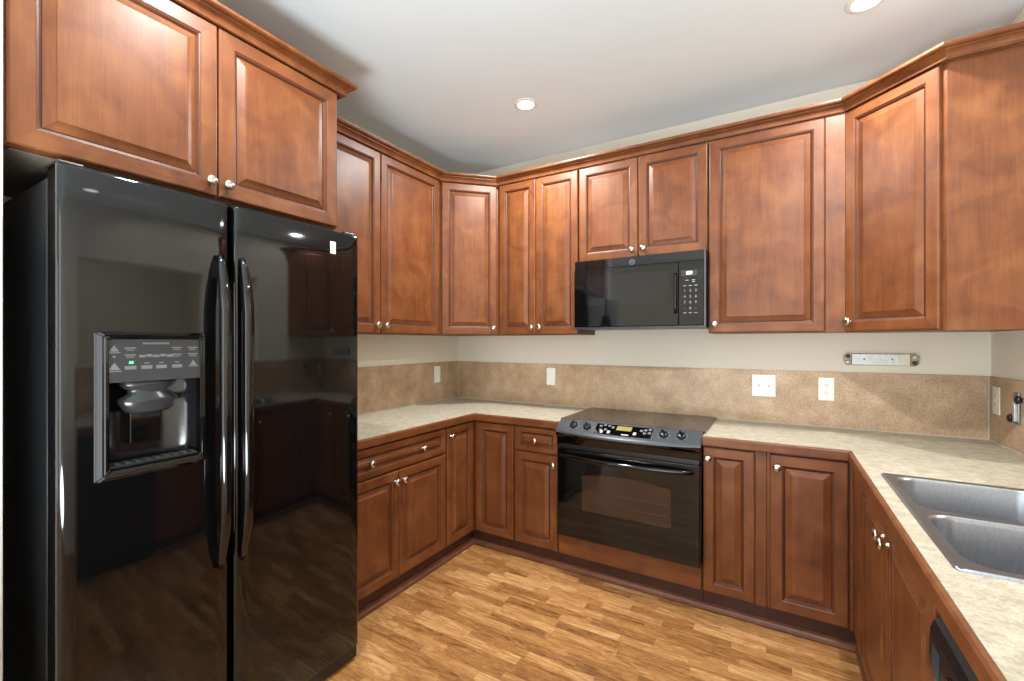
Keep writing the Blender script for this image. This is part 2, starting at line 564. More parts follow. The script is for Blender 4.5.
t = upper_back(0.612, 1.264, 'two-door wall cabinet between the left corner cabinet and the microwave')
front(t, 'door', 0.022, 0.326, UB + .003, 2.563, [(0.300, 1.506)])
front(t, 'door', 0.330, 0.648, UB + .003, 2.563, [(0.364, 1.506)])
t = upper_back(1.266, 2.069, 'short two-door wall cabinet directly above the microwave', 1.932)
front(t, 'door', 0.004, 0.396, 1.936, 2.563, [(0.362, 1.985)])
front(t, 'door', 0.401, 0.800, 1.936, 2.563, [(0.433, 1.985)])
t = upper_back(2.071, 2.716, 'wide single-door wall cabinet right of the microwave')
front(t, 'door', 0.005, 0.556, UB + .003, 2.563, [(0.034, 1.506)])
MB().box(0.558, 0.640, -.018, 0, UB, UT, 0.001).build('filler_strip', wood_v, t)

# ---- wall cabinets on the left wall (front plane x = 0.305), local x runs along +y
t = thing('wall_cabinet', 'two-door wall cabinet on the left wall between refrigerator cabinet and corner', 'cabinet', (0.305, -1.742, 0), PI / 2)
carcass(t, 1.742 - 0.612, 0.3045, UB, UT)
front(t, 'door', 0.004, 0.551, UB + .003, 2.563, [(0.518, 1.506)])
front(t, 'door', 0.555, 1.104, UB + .003, 2.563, [(0.588, 1.506)])

# ---- diagonal corner wall cabinets
def diag(name, label, poly, origin, rot, w, d0, d1, knob):
    t = thing(name, label, 'cabinet', origin, rot)
    mi = Matrix.Rotation(-rot, 4, 'Z')
    P = [mi @ (Vector((x, y, 0)) - Vector((origin[0], origin[1], 0))) for x, y in poly]
    MB().prism([(p.x, p.y) for p in P], UB, UT).build('carcass', wood_v, t)
    front(t, 'door', d0, d1, UB + .003, 2.563, [(knob, 1.506)])
    return t
e = 0.0006
diag('corner_wall_cabinet', 'diagonal corner wall cabinet left of the range, beside pale left wall',
     [(e, -e), (e, -.61), (.305, -.61), (.61, -.305), (.61, -e)], (.305, -.61, 0), PI / 4, .4313, .012, .419, .392)
diag('corner_wall_cabinet', 'diagonal corner wall cabinet above the sink end, plain side panel showing',
     [(2.718, -e), (2.718, -.305), (3.023, -.61), (RW - e, -.61), (RW - e, -e)], (2.718, -.305, 0), -PI / 4, .4313, .006, .414, .033)

# ---- cabinet over the refrigerator (front plane x = 0.63)
t = thing('refrigerator_wall_cabinet', 'deep two-door wall cabinet directly above the black refrigerator', 'cabinet', (0.63, -2.806, 0), PI / 2)
carcass(t, 2.806 - 1.7445, 0.6295, 1.935, UT)
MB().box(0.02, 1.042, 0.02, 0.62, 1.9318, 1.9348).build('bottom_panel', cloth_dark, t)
front(t, 'door', 0.009, 0.531, 1.938, 2.563, [(0.503, 1.985)], sw=.064)
front(t, 'door', 0.536, 1.050, 1.938, 2.563, [(0.562, 1.985)], sw=.064)

# ---- crown mouldings
PROF = [(0.0, 2.5706), (0.0225, 2.5706), (0.0225, 2.5655), (0.029, 2.5655), (0.0315, 2.5690), (0.0295, 2.5730), (0.0265, 2.5745), (0.0280, 2.580),
        (0.033, 2.588), (0.041, 2.5945), (0.049, 2.5975), (0.049, 2.603), (0.060, 2.6045), (0.066, 2.609), (0.068, 2.614), (0.068, 2.621), (0.0, 2.621)]
tag(MB().sweep([(.305, -1.742), (.305, -.61), (.61, -.305), (2.718, -.305), (3.023, -.61), (RW - .001, -.61)], PROF).build('crown_molding', wood_h),
    'long brown crown moulding running along the wall cabinets and around both corners', 'moulding')
tag(MB().sweep([(.63, -2.806), (.63, -1.7445), (.385, -1.7445)], PROF).build('crown_molding', wood_h),
    'short brown crown moulding on top of the refrigerator cabinet', 'moulding')

# ---- base cabinets
BZ0, BZ1 = 0.100, 0.8675
# left corner base with two bifold doors
t = thing('corner_base_cabinet', 'corner base cabinet with two doors meeting in the left inside corner', 'cabinet', (0.0, 0.0, 0))
MB().prism([(e, -e), (e, -.915), (.600, -.915), (.600, -.600), (.936, -.600), (.936, -e)], BZ0, BZ1).build('carcass', wood_v, t)
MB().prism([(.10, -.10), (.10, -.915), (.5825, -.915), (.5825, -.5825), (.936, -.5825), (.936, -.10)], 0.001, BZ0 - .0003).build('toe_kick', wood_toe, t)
dl = front(t, 'door', 0.0, 0.283, 0.105, 0.855, [(0.033, 0.800)], sw=.052)
dl.location = (0.600, -.909, 0.105); dl.rotation_euler = (0, 0, PI / 2)
front(t, 'door', 0.634, 0.930, 0.105, 0.855, sw=.056, y=-.600)

t = thing('drawer_base_cabinet', 'wide base cabinet with one two-knob drawer over two doors, next to refrigerator', 'cabinet', (0.600, -1.742, 0), PI / 2)
carcass(t, 0.8255, 0.5995, BZ0, BZ1, True)
front(t, 'drawer_front', 0.008, 0.818, 0.704, 0.855, [(0.208, 0.778), (0.604, 0.778)], sw=.044, slope=.014)
front(t, 'door', 0.008, 0.411, 0.105, 0.694, [(0.383, 0.636)])
front(t, 'door', 0.415, 0.818, 0.105, 0.694, [(0.443, 0.636)])

t = thing('drawer_base_cabinet', 'narrow base cabinet with one drawer over one door, left of the range', 'cabinet', (0.938, -.600, 0))
carcass(t, 0.315, 0.5995, BZ0, BZ1, True)
front(t, 'drawer_front', 0.006, 0.309, 0.704, 0.855, [(0.158, 0.778)], sw=.040, slope=.014)
front(t, 'door', 0.006, 0.309, 0.105, 0.694, [(0.287, 0.640)])

t = thing('range_base_cabinet', 'low wood panel cabinet base under the black oven door', 'cabinet', (1.2545, -.600, 0))
carcass(t, 0.8235, 0.5995, BZ0, 0.232, True)
MB().box(0.004, 0.8195, -.020, -.0002, 0.104, 0.229, 0.003).build('front_panel', wood_h, t)

t = thing('base_cabinet', 'narrow one-door base cabinet immediately right of the range', 'cabinet', (2.0795, -.600, 0))
carcass(t, 0.2905, 0.5995, BZ0, BZ1, True)
front(t, 'door', 0.003, 0.240, 0.105, 0.857, [(0.026, 0.800)], sw=.056)
MB().box(0.245, 0.290, -.009, -.0002, BZ0, 0.862, 0.001).build('filler_strip', wood_v, t)

t = thing('corner_base_cabinet', 'wide one-door base cabinet in the right inside corner', 'cabinet', (2.3705, -.600, 0))
mbq = MB().prism([(0, 0), (.3595, 0), (.3595, -.236), (RW - 2.3705 - .001, -.236), (RW - 2.3705 - .001, .5995), (0, .5995)], BZ0, BZ1)
mbq.build('carcass', wood_v, t)
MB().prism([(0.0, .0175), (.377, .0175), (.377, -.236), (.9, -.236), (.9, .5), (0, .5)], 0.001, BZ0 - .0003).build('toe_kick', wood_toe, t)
front(t, 'door', 0.014, 0.322, 0.105, 0.857, [(0.044, 0.798)], sw=.060)
MB().box(0.327, 0.3390, -.0185, -.0002, BZ0, BZ1, 0.001).build('filler_strip', wood_v, t)
MB().box(0.3398, 0.3590, -.220, -.0002, BZ0, BZ1, 0.001).build('filler_strip', wood_v, t)

t = thing('sink_base_cabinet', 'two-door base cabinet below the sink, facing left', 'cabinet', (RW - .600, -.838, 0), -PI / 2)
SWD = 1.828 - .838
mb = MB()
mb.box(0.0006, SWD, 0.0, 0.018, BZ0, BZ1)                      # face
mb.box(0.0006, 0.018, 0.018, .599, BZ0, BZ1)                   # sides
mb.box(SWD - .018, SWD, 0.018, .599, BZ0, BZ1)
mb.box(0.018, SWD - .018, 0.018, .599, BZ0, BZ0 + .018)        # bottom
mb.build('carcass', wood_v, t)
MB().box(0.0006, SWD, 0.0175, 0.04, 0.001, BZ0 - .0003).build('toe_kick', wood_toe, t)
front(t, 'door', 0.004, 0.488, 0.105, 0.850, [(0.457, 0.782)])
front(t, 'door', 0.493, 0.973, 0.105, 0.850, [(0.530, 0.782)])

# ---- dishwasher
t = thing('dishwasher', 'black dishwasher under the worktop beside the sink cabinet', 'dishwasher', (RW - .600, -1.831, 0), -PI / 2)
MB().box(0.004, 0.602, 0.004, 0.57, 0.10, 0.855).build('tub', black_satin, t)
MB().box(0.004, 0.602, 0.05, 0.09, 0.001, 0.10).build('toe_kick', black_matte, t)
d = MB().box(0.004, 0.602, -.024, 0.0035, 0.115, 0.690, 0.006).build('door', black_gloss, t)
mb = MB()
pr = [(-.022, .694), (-.029, .70), (-.031, .74), (-.029, .785), (-.022, .806), (-.010, .815), (.0035, .815), (.0035, .694)]
n = len(pr)
vv = [(0.004, y, z) for y, z in pr] + [(0.602, y, z) for y, z in pr]
mb.faces(vv, [tuple(range(n)), tuple(range(2 * n - 1, n - 1, -1))] + [(i, (i + 1) % n, n + (i + 1) % n, n + i) for i in range(n)])
cp = mb.build('control_panel', black_satin, t)
mb = MB()
for k in range(6):
    mb.box(0.035 + k * .007, 0.0385 + k * .007, -.0330, -.0298, 0.705, 0.765)
mb.build('vent', grey_panel, cp)
mb = MB().box(0.14, 0.46, -.036, -.028, 0.735, 0.765, 0.003)
mb.build('latch_handle', black_gloss, cp)
tag(MB().box(RW - .600, RW - .002, -2.458, -2.439, 0.001, 0.867).build('end_panel', wood_v), 'flat wood end panel closing the run beyond the dishwasher', 'panel')

# ------------------------------------------------------------------ worktops
EZ0, EZ1 = 0.868, 0.9125
def edge(path, parent):
    prof = [(0.0, EZ0), (0.012, EZ0), (0.0135, EZ0 + .003), (0.0135, EZ1 - .007), (0.009, EZ1 - .0005), (0.0, EZ1)]
    return MB().sweep(path, prof).build('wood_edge', wood_h, parent)

xs = [0.0006, .622, 1.2545]; ys = [-1.742, -.622, -.0006]
o = MB().grid_solid(xs, ys, lambda i, j: not (i == 1 and j == 0), 0.870, CT).build('worktop', laminate)
tag(o, 'L-shaped beige worktop between the refrigerator and the range', 'worktop')
edge([(.622, -1.742), (.622, -.622), (1.2545, -.622)], o)

SX0, SX1, SY0, SY1 = 2.744, 3.225, -1.825, -1.006        # sink rim
xs = [2.0815, 2.703, SX0 + .022, SX1 - .022, RW - .0006]; ys = [-2.47, SY0 + .022, SY1 - .022, -.622, -.0006]
o = MB().grid_solid(xs, ys, lambda i, j: (j == 3) or (i > 0 and not (i == 2 and j == 1)), 0.870, CT).build('worktop', laminate)
tag(o, 'L-shaped beige worktop from the range round to the sink', 'worktop')
edge([(2.0815, -.622), (2.703, -.622), (2.703, -2.47)], o)

# ------------------------------------------------------------------ backsplash
BD = 0.010
def splash(label, box, joints):
    o = tag(MB().box(*box, 0.0015).build('backsplash', splash_mat), label, 'backsplash')
    mb = MB()
    for j in joints: mb.box(*j)
    mb.build('caulk_line', caulk, o)
    return o
z0 = CT + .0006
splash('mottled tan backsplash slab on the left wall beside the refrigerator', (e, BD, -1.742, -.0115, z0, BT), [(BD + .0002, BD + .005, -1.742, -.0115, z0, z0 + .005)])
splash('long mottled tan backsplash slab on the back wall behind the range', (e, RW - e, -BD, -e, z0, BT),
       [(BD + .003, RW - BD - .003, -BD - .005, -BD - .0002, z0, z0 + .005), (BD + .0002, BD + .005, -BD - .005, -BD - .0002, z0, BT - .002), (RW - BD - .006, RW - BD - .0002, -BD - .006, -BD - .0002, z0, BT - .002)])
splash('mottled tan backsplash slab on the right wall behind the sink', (RW - BD, RW - e, -2.47, -.0115, z0, BT), [(RW - BD - .005, RW - BD - .0002, -2.47, -.017, z0, z0 + .006)])

# ------------------------------------------------------------------ outlets and switches
def plate(mb, w, h, t=0.006):
    mb.box(-w / 2, w / 2, -t, 0, -h / 2, h / 2, 0.003, 3)

def outlet(label, loc, rot, kind, mat=None):
    mat = mat or plastic_white
    nm = {'duplex': 'outlet_plate', 'switch2': 'switch_plate', 'decor': 'outlet_plate', 'old': 'outlet_plate'}[kind]
    t = thing(nm, label, 'outlet' if kind != 'switch2' else 'light switch', loc, rot)
    w = 0.125 if kind == 'switch2' else 0.075
    mb = MB(); plate(mb, w, 0.132); mb.build('plate', mat, t)
    if kind == 'switch2':
        for dx in (-.026, .026):
            MB().box(dx - .006, dx + .006, -.0075, -.0062, -.0135, .0135, 0.0005).build('toggle_slot', slot_dark if False else plastic_ivory, t)
            m = MB()
            m.faces([(dx - .0042, -.0072, -.009), (dx + .0042, -.0072, -.009), (dx + .0042, -.0072, .009), (dx - .0042, -.0072, .009),
                     (dx - .0035, -.019, .004), (dx + .0035, -.019, .004), (dx + .0035, -.017, .011), (dx - .0035, -.017, .011)],
                    [(0, 1, 2, 3), (4, 7, 6, 5), (0, 4, 5, 1), (1, 5, 6, 2), (2, 6, 7, 3), (3, 7, 4, 0)])
            m.build('toggle', mat, t)
    elif kind == 'decor':
        MB().box(-.0175, .0175, -.0085, -.0062, -.036, .036, 0.001).build('rocker', mat, t)
    else:
        for dz in (-.021, .021):
            r = MB()
            r.prism([(.0172 * math.cos(a), .0145 * math.sin(a)) for a in [2 * PI * k / 20 for k in range(20)]], 0.0062, 0.0082)
            for v in r.bm.verts:
                v.co = Vector((v.co.x, -v.co.z, v.co.y + dz))
            rc = r.build('receptacle', mat, t)
            m = MB()
            m.box(-.0075, -.0050, -.0090, -.0078, dz - .001, dz + .008)
            m.box(.0050, .0075, -.0090, -.0078, dz - .001, dz + .008)
            m.box(-.002, .002, -.0090, -.0078, dz - .009, dz - .005)
            m.build('slots', slot_dark, rc)
    MB().lathe([(0, 0), (.0028, 0), (.0028, .001), (0, .0014)], M_front(0, -.0061, 0.0 if kind in ('duplex', 'old') else .048), 10).build('screw', mat, t)
    return t
yb = -BD - .0003
outlet('white outlet plate on the left wall backsplash near the corner', (BD + .0003, -.295, 1.137), PI / 2, 'decor')
outlet('white outlet plate on the back wall backsplash, left of the range', (.911, yb, 1.135), 0, 'decor')
outlet('wide white double switch plate right of the range', (2.344, yb, 1.137), 0, 'switch2')
outlet('white duplex outlet plate between the double switch and the sink corner', (2.656, yb, 1.132), 0, 'duplex')
outlet('ivory outlet plate on the right wall backsplash', (RW - BD - .0003, -.108, 1.122), -PI / 2, 'old', plastic_ivory)

# bare strip light fixture on the back wall
t = thing('strip_light_fixture', 'bare metal strip light fixture on the wall above the right backsplash', 'light fixture', (2.901, -.0005, 1.307))
mb = MB(); mb.box(-.130, .100, -.026, 0, -.031, .031, 0.003); mb.build('housing', galv, t)
MB().box(.072, .118, -.030, -.0262, -.030, .030, 0.002).build('label_plate', plastic_ivory, t)
for s in (-1, 1):
    c = MB()
    P = [(s * .131, -.034), (s * .150, -.034), (s * .163, -.020), (s * .165, 0), (s * .165, .020), (s * .150, .034), (s * .131, .034)]
    if s > 0: P = [(p[0] - .008, p[1]) for p in P]
    if s < 0: P = P[::-1]
    c.prism([(x, z) for x, z in P], 0.0, 0.020)
    for v in c.bm.verts: v.co = Vector((v.co.x, -v.co.z, v.co.y))
    ec = c.build('end_cap', brass, t)
    for dz in (-.016, .016):
        MB().lathe([(0, 0), (.011, 0), (.011, .010), (.006, .012), (0, .012)], M_front(s * .146 - (.008 if s > 0 else 0), -.0201, dz), 14).build('lamp_socket', [slot_dark if dz * s < 0 else galv], ec)
for dx in (-.075, .045):
    MB().lathe([(0, 0), (.005, 0), (.004, .002), (0, .003)], M_front(dx, -.0261, .002), 10).build('screw', steel_trim, t)

# metal latch strip with two black knobs on the right wall
t = thing('metal_bracket', 'grey metal bracket with two black knobs on the right wall by the sink corner', 'bracket', (RW - BD - .0003, -.325, 1.116), -PI / 2)
MB().box(-.024, .024, -.008, 0, -.072, .066, 0.002).build('back_plate', steel_trim, t)
MB().box(.006, .022, -.020, -.0081, -.060, .030, 0.002).build('slide_bar', galv, t)
for kx, kz in ((-.040, -.052), (.034, .036)):
    MB().lathe([(0, 0), (.010, 0), (.010, .006), (.017, .009), (.019, .015), (.015, .021), (.006, .024), (0, .024)], M_front(kx, 0.0, kz), 16).build('knob', black_satin, t)
for dz in (-.002,):
    MB().box(-.010, .002, -.0105, -.0081, dz - .010, dz + .010, 0.001).build('label_tab', plastic_white, t)

# ------------------------------------------------------------------ sink
def rrect(x0, x1, y0, y1, r, n=6):
    pts = []
    for cx, cy, a0 in ((x1 - r, y1 - r, 0), (x0 + r, y1 - r, PI / 2), (x0 + r, y0 + r, PI), (x1 - r, y0 + r, 1.5 * PI)):
        for k in range(n + 1):
            a = a0 + PI / 2 * k / n
            pts.append((cx + r * math.cos(a), cy + r * math.sin(a)))
    return pts
t = thing('kitchen_sink', 'double-bowl stainless steel sink set into the right worktop', 'sink', (0, 0, 0))
mb = MB()
yd = -1.425
def loft(mb, rings, smooth=True):
    n = len(rings[0]); vv = [v for r in rings for v in r]
    q = []
    for i in range(len(rings) - 1):
        for k in range(n):
            k2 = (k + 1) % n
            q.append((i * n + k, i * n + k2, (i + 1) * n + k2, (i + 1) * n + k))
    mb.faces(vv, q, smooth)
ztop = CT + .0065
R3 = lambda pts, z: [(x, y, z) for x, y in pts]
loft(mb, [R3(rrect(SX0, SX1, SY0, SY1, .018), CT + .0004), R3(rrect(SX0 + .001, SX1 - .001, SY0 + .001, SY1 - .001, .018), CT + .004), R3(rrect(SX0 + .006, SX1 - .006, SY0 + .006, SY1 - .006, .016), ztop)])
for (a, b_) in ((SY0 + .006, yd), (yd, SY1 - .006)):
    top = a > SY0 + .1
    ob = rrect(SX0 + .006, SX1 - .006, a, b_, .002)
    if top: ib = (SX0 + .026, SX1 - .075, a + .016, b_ - .026)
    else: ib = (SX0 + .026, SX1 - .075, a + .026, b_ - .016)
    x0, x1, y0, y1 = ib
    loft(mb, [R3(ob, ztop), R3(rrect(x0, x1, y0, y1, .065), ztop - .0005)], False)
    loft(mb, [R3(rrect(x0, x1, y0, y1, .065), ztop - .0005), R3(rrect(x0 + .004, x1 - .004, y0 + .004, y1 - .004, .062), ztop - .004),
              R3(rrect(x0 + .007, x1 - .007, y0 + .007, y1 - .007, .060), ztop - .014), R3(rrect(x0 + .014, x1 - .014, y0 + .014, y1 - .014, .060), .775),
              R3(rrect(x0 + .022, x1 - .022, y0 + .022, y1 - .022, .055), .748), R3(rrect(x0 + .045, x1 - .045, y0 + .045, y1 - .045, .045), .738),
              R3(rrect((x0 + x1) / 2 - .045, (x0 + x1) / 2 + .045, (y0 + y1) / 2 - .045, (y0 + y1) / 2 + .045, .044), .734)])
    cxx, cyy = (x0 + x1) / 2, (y0 + y1) / 2
    MB().lathe([(0.05, .7355), (.046, .737), (.040, .733), (.036, .722), (.012, .720), (0, .720)], Matrix.Translation((cxx, cyy, 0)), 20).build('drain', steel_trim, t)
mb.build('bowl_shell', stainless, t)

# ------------------------------------------------------------------ range
RX = 1.2555
RWID = 0.8225
t = thing('drop_in_range', 'black drop-in electric range with oven between the base cabinets', 'range', (RX, -.640, 0))
MB().box(0.012, RWID - .012, 0.002, 0.60, 0.236, 0.866).build('oven_body', black_satin, t)
# cooktop slab lies over the worktop edges
ck = MB().box(-.008, RWID + .008, 0.070, 0.612, 0.9148, 0.926, 0.003).build('cooktop', cooktop_glass, t)
for bx, by, br in ((.21, .23, .115), (.62, .23, .09), (.22, .46, .085), (.61, .46, .11)):
    n = 40
    for rr in (br, br * .62):
        mb = MB(); vv = []
        for k in range(n):
            a = 2 * PI * k / n
            vv += [(bx + rr * math.cos(a), by + rr * math.sin(a), .92625), (bx + (rr - .004) * math.cos(a), by + (rr - .004) * math.sin(a), .92625)]
        mb.faces(vv, [(2 * k, 2 * ((k + 1) % n), 2 * ((k + 1) % n) + 1, 2 * k + 1) for k in range(n)])
        mb.build('burner_mark', ring_grey, ck)
# bowed control panel
NX = 24
def bow(x): return 0.036 * (1 - (2 * (x - RWID / 2) / RWID) ** 2)
FE = lambda b: (-.014 - b * .9, .872 - b * .18)          # front edge of the slope
prof = lambda b: [(0.069, .9255), FE(b), (-.020 - b, .866 - b * .2), (-.022 - b, .857 - b * .25), (-.016 - b * .8, .842 - b * .2), (-.004, .824), (0.004, .772), (0.068, .772)]
mb = MB(); vv = []; q = []; m_ = len(prof(0))
for i in range(NX + 1):
    x = .001 + (RWID - .002) * i / NX
    xb = min(max(x, 0), RWID)
    vv += [(x, y, z) for y, z in prof(bow(xb))]
for i in range(NX):
    for k in range(m_):
        k2 = (k + 1) % m_
        q.append((i * m_ + k, i * m_ + k2, (i + 1) * m_ + k2, (i + 1) * m_ + k))
q += [tuple(range(m_ - 1, -1, -1)), tuple(range(NX * m_, NX * m_ + m_))]
mb.faces(vv, q, False)
for i, f in enumerate(list(mb.bm.faces)):
    f.material_index = 0 if i < NX * m_ and i % m_ < 3 else 1
cp = mb.build('control_panel', [grey_panel, black_gloss], t)
# sloped-face frame: origin on the slope, local y up the slope
def on_slope(x, s, lift=0.0):
    """matrix on the slope; s from 0 (front edge) to 1 (cooktop edge); local z is the surface normal"""
    fy, fz_ = FE(bow(x))
    return Matrix.Translation((x, fy + (.069 - fy) * s, fz_ + (.9255 - fz_) * s)) @ Matrix.Rotation(math.atan2(.9255 - fz_, .069 - fy), 4, 'X') @ Matrix.Translation((0, 0, lift))
for kx in (.103, .190, .629, .720):
    kb = MB().lathe([(0, 0), (.023, 0), (.0245, .004), (.023, .012), (.020, .015), (0, .015)], on_slope(kx, .50, .0008), 22)
    k = kb.build('control_knob', black_satin, t)
    g = bmesh.new(); bmesh.ops.create_cube(g, size=1.0)
    for v in g.verts: v.co = Vector((v.co.x * .009, v.co.y * .038, .015 + (v.co.z + .5) * .010))
    mm = MB(); mm.merge(g, on_slope(kx, .50, .0008) @ Matrix.Rotation(.5, 4, 'Z')); mm.build('knob_grip', black_gloss, k)
    mk = MB()
    for a in range(7):
        an = PI * (-.25 + a * .25)
        g = bmesh.new(); bmesh.ops.create_cube(g, size=1.0)
        for v in g.verts: v.co = Vector((v.co.x * .005 + .030 * math.cos(an), v.co.y * .005 + .030 * math.sin(an), v.co.z * .0006))
        mk.merge(g, on_slope(kx, .5, .0012))
    mk.build('dial_marks', print_grey, k)
def slope_box(mb, xa, xb, sa, sb, h):
    c = [(xa, sa), (xb, sa), (xb, sb), (xa, sb)]
    lo = [on_slope(x, s, .0002) @ Vector((0, 0, 0)) for x, s in c]
    hi = [on_slope(x, s, h) @ Vector((0, 0, 0)) for x, s in c]
    mb.faces(lo + hi, [(3, 2, 1, 0), (4, 5, 6, 7), (0, 1, 5, 4), (1, 2, 6, 5), (2, 3, 7, 6), (3, 0, 4, 7)])
mb = MB()
for k in range(8):
    slope_box(mb, .243 + k * .0405, .243 + (k + 1) * .0405, .16, .86, .0022)
dp = mb.build('display_panel', black_glass, t)
mb = MB(); slope_box(mb, .366, .452, .50, .80, .0032); mb.build('clock_display', lcd_amber, dp)
for (xa, s) in ((.262, .62), (.285, .72), (.312, .68), (.335, .6), (.268, .36), (.296, .40), (.522, .62), (.545, .68), (.520, .40), (.545, .44), (.500, .56)):
    mb = MB(); slope_box(mb, xa, xa + .016, s, s + .13, .0030); mb.build('key', print_dim, dp)
for (xa, xb_, s0, s1) in ((.278, .294, .20, .38), (.320, .336, .22, .40), (.468, .484, .28, .46), (.405, .445, .20, .26)):
    mb = MB(); slope_box(mb, xa, xb_, s0, s1, .0032); mb.build('bright_key', print_light, dp)
# oven door
dz0, dz1 = 0.236, 0.762
od = MB()
od.box(0.014, RWID - .004, -.024, 0.0, dz0, dz1, 0.005)
door = od.build('oven_door', black_gloss, t)
# window with an arched top
wx0, wx1, wz0, wz1 = .172, .676, .412, .618
pts = [(wx0, wz0), (wx1, wz0)] + [(wx1 - (wx1 - wx0) * k / 14, wz1 + .022 * math.sin(PI * k / 14)) for k in range(15)]
w_ = MB(); w_.prism(pts, .0242, .0256)
for v in w_.bm.verts: v.co = Vector((v.co.x, -v.co.z, v.co.y))
win = w_.build('oven_window', oven_window, door)
rk = MB()
for zz in (.47, .53):
    rk.box(wx0 + .02, wx1 - .02, -.0262, -.0257, zz, zz + .003)
rk.build('oven_rack', simple('rack_metal', lin(70, 52, 42), .4, .2, noise=.05), win)
# bowed handle bar
hp = []
for k in range(17):
    u = k / 16
    x = .036 + (RWID - .072) * u
    hp.append((x, -.032 - .040 * math.sin(PI * u) ** .6, .724 - 0.004 * math.sin(PI * u)))
hb = MB().tube(hp, [.010] + [.0135] * 15 + [.010], 12, flat=.8, side=Vector((0, 0, 1)))
hb.build('handle', black_gloss, door)
MB().box(RWID - .0035, RWID - .0005, -.030, 0.0, dz0 - .004, dz1 + .004, 0.001).build('side_trim', black_satin, t)

# ------------------------------------------------------------------ microwave
mw_glass = simple('microwave_window', lin(22, 22, 23), 0.05, spec=0.5, noise=0.05)
MX0, MX1, MZ0, MZ1 = 1.2675, 2.0675, 1.487, 1.930
mw_ = MX1 - MX0
t = thing('microwave_oven', 'black over-the-range microwave hanging under the short cabinet', 'microwave', (MX0, -.375, MZ0))
H = MZ1 - MZ0
MB().box(0, mw_, 0.0, 0.374, 0.0, H, 0.002).build('case', black_satin, t)
MB().box(0.0, mw_, -.012, -.0003, H - .058, H, 0.002).build('vent_strip', black_gloss, t)
dx1 = 0.651
door = MB().box(0.0, dx1, -.026, -.0003, .012, H - .060, 0.004).build('door', black_gloss, t)
MB().box(.085, .590, -.0275, -.0263, H - .300, H - .105, 0.0005).build('door_window', mw_glass, door)
hd = [(.637, -.027, .085), (.637, -.038, .098), (.637, -.041, .13), (.637, -.041, .27), (.637, -.038, .302), (.637, -.027, .315)]
MB().tube(hd, .0085, 10, flat=.8, side=Vector((1, 0, 0))).build('handle', black_gloss, door)
pan = MB().box(dx1 + .002, mw_ - .010, -.026, -.0003, .012, H - .060, 0.003).build('control_panel', black_gloss, t)
MB().box(mw_ - .0095, mw_, -.022, -.0003, .004, H - .002, 0.002).build('side_trim', dark_steel, t)
MB().box(0.0, mw_, -.020, -.0003, -.002, .0115, 0.002).build('bottom_grille', grey_panel, t)
MB().box(.668, .755, -.0272, -.0263, .296, .330).build('display_bezel', simple('display_bezel_grey', lin(44, 46, 48), .2, noise=.05), pan)
MB().box(.697, .728, -.0282, -.0274, .306, .323).build('clock_display', lcd_white, pan)
for r_, row in enumerate(('123', '456', '789', '*0#')):
    for c_, ch in enumerate(row):
        MB().text(ch if ch not in '*#' else '-', .020, M_front(.688 + c_ * .030, -.0265, .212 - r_ * .034), .0003).build('key_numeral', print_grey, pan)
for (xx, zz) in ((.700, .272), (.735, .272), (.735, .262), (.688, .241), (.718, .241), (.748, .241), (.688, .084), (.718, .084), (.748, .084)):
    MB().box(xx - .008, xx + .008, -.0270, -.0263, zz - .002, zz + .002).build('key', print_grey, pan)
# round emblem on the vent strip
lg = MB()
n = 28
lx, lz, lr = .378, H - .034, .017
vv = []
for k in range(n):
    a = 2 * PI * k / n
    for rr, yy in ((lr, -.0122), (lr, -.0135), (lr - .0032, -.0135), (lr - .0032, -.0122)):
        vv.append((lx + rr * math.cos(a), yy, lz + rr * math.sin(a)))
lg.faces(vv, [(4 * k + j, 4 * ((k + 1) % n) + j, 4 * ((k + 1) % n) + (j + 1) % 4, 4 * k + (j + 1) % 4) for k in range(n) for j in range(4)])
lg.text('GE', .019, M_front(lx, -.0128, lz), .0004)
lg.build('emblem', simple('emblem_silver', lin(120, 122, 126), .3, .6, noise=.05), t)

# ------------------------------------------------------------------ refrigerator (local x along +y, front at y = 0)
FH = 1.868
FWID = 0.968
t = thing('refrigerator', 'tall black side-by-side refrigerator with ice and water dispenser', 'refrigerator', (0.830, -2.744, 0), PI / 2)
MB().box(0.004, FWID - .004, 0.098, 0.790, 0.045, 1.845, 0.004).build('body', black_side, t)
MB().box(0.012, FWID - .012, 0.084, 0.0975, 0.10, 1.840).build('gasket', black_matte, t)
MB().box(0.012, FWID - .008, 0.014, 0.0975, 0.012, 0.0655, 0.004).build('base_grille', black_satin, t)
for fx in (.05, FWID - .05):
    for fy in (.12, .74):
        MB().lathe([(0, 0.0005), (.022, 0.0005), (.022, .012), (.012, .014), (.012, .0455), (0, .0455)], Matrix.Translation((fx, fy, 0)), 14).build('foot', black_matte, t)
for hx in (.035, FWID - .035):
    MB().box(hx - .028, hx + .028, 0.03, 0.16, 1.8685 if False else FH + .0005, FH + .016, 0.005).build('hinge_cover', black_satin, t)

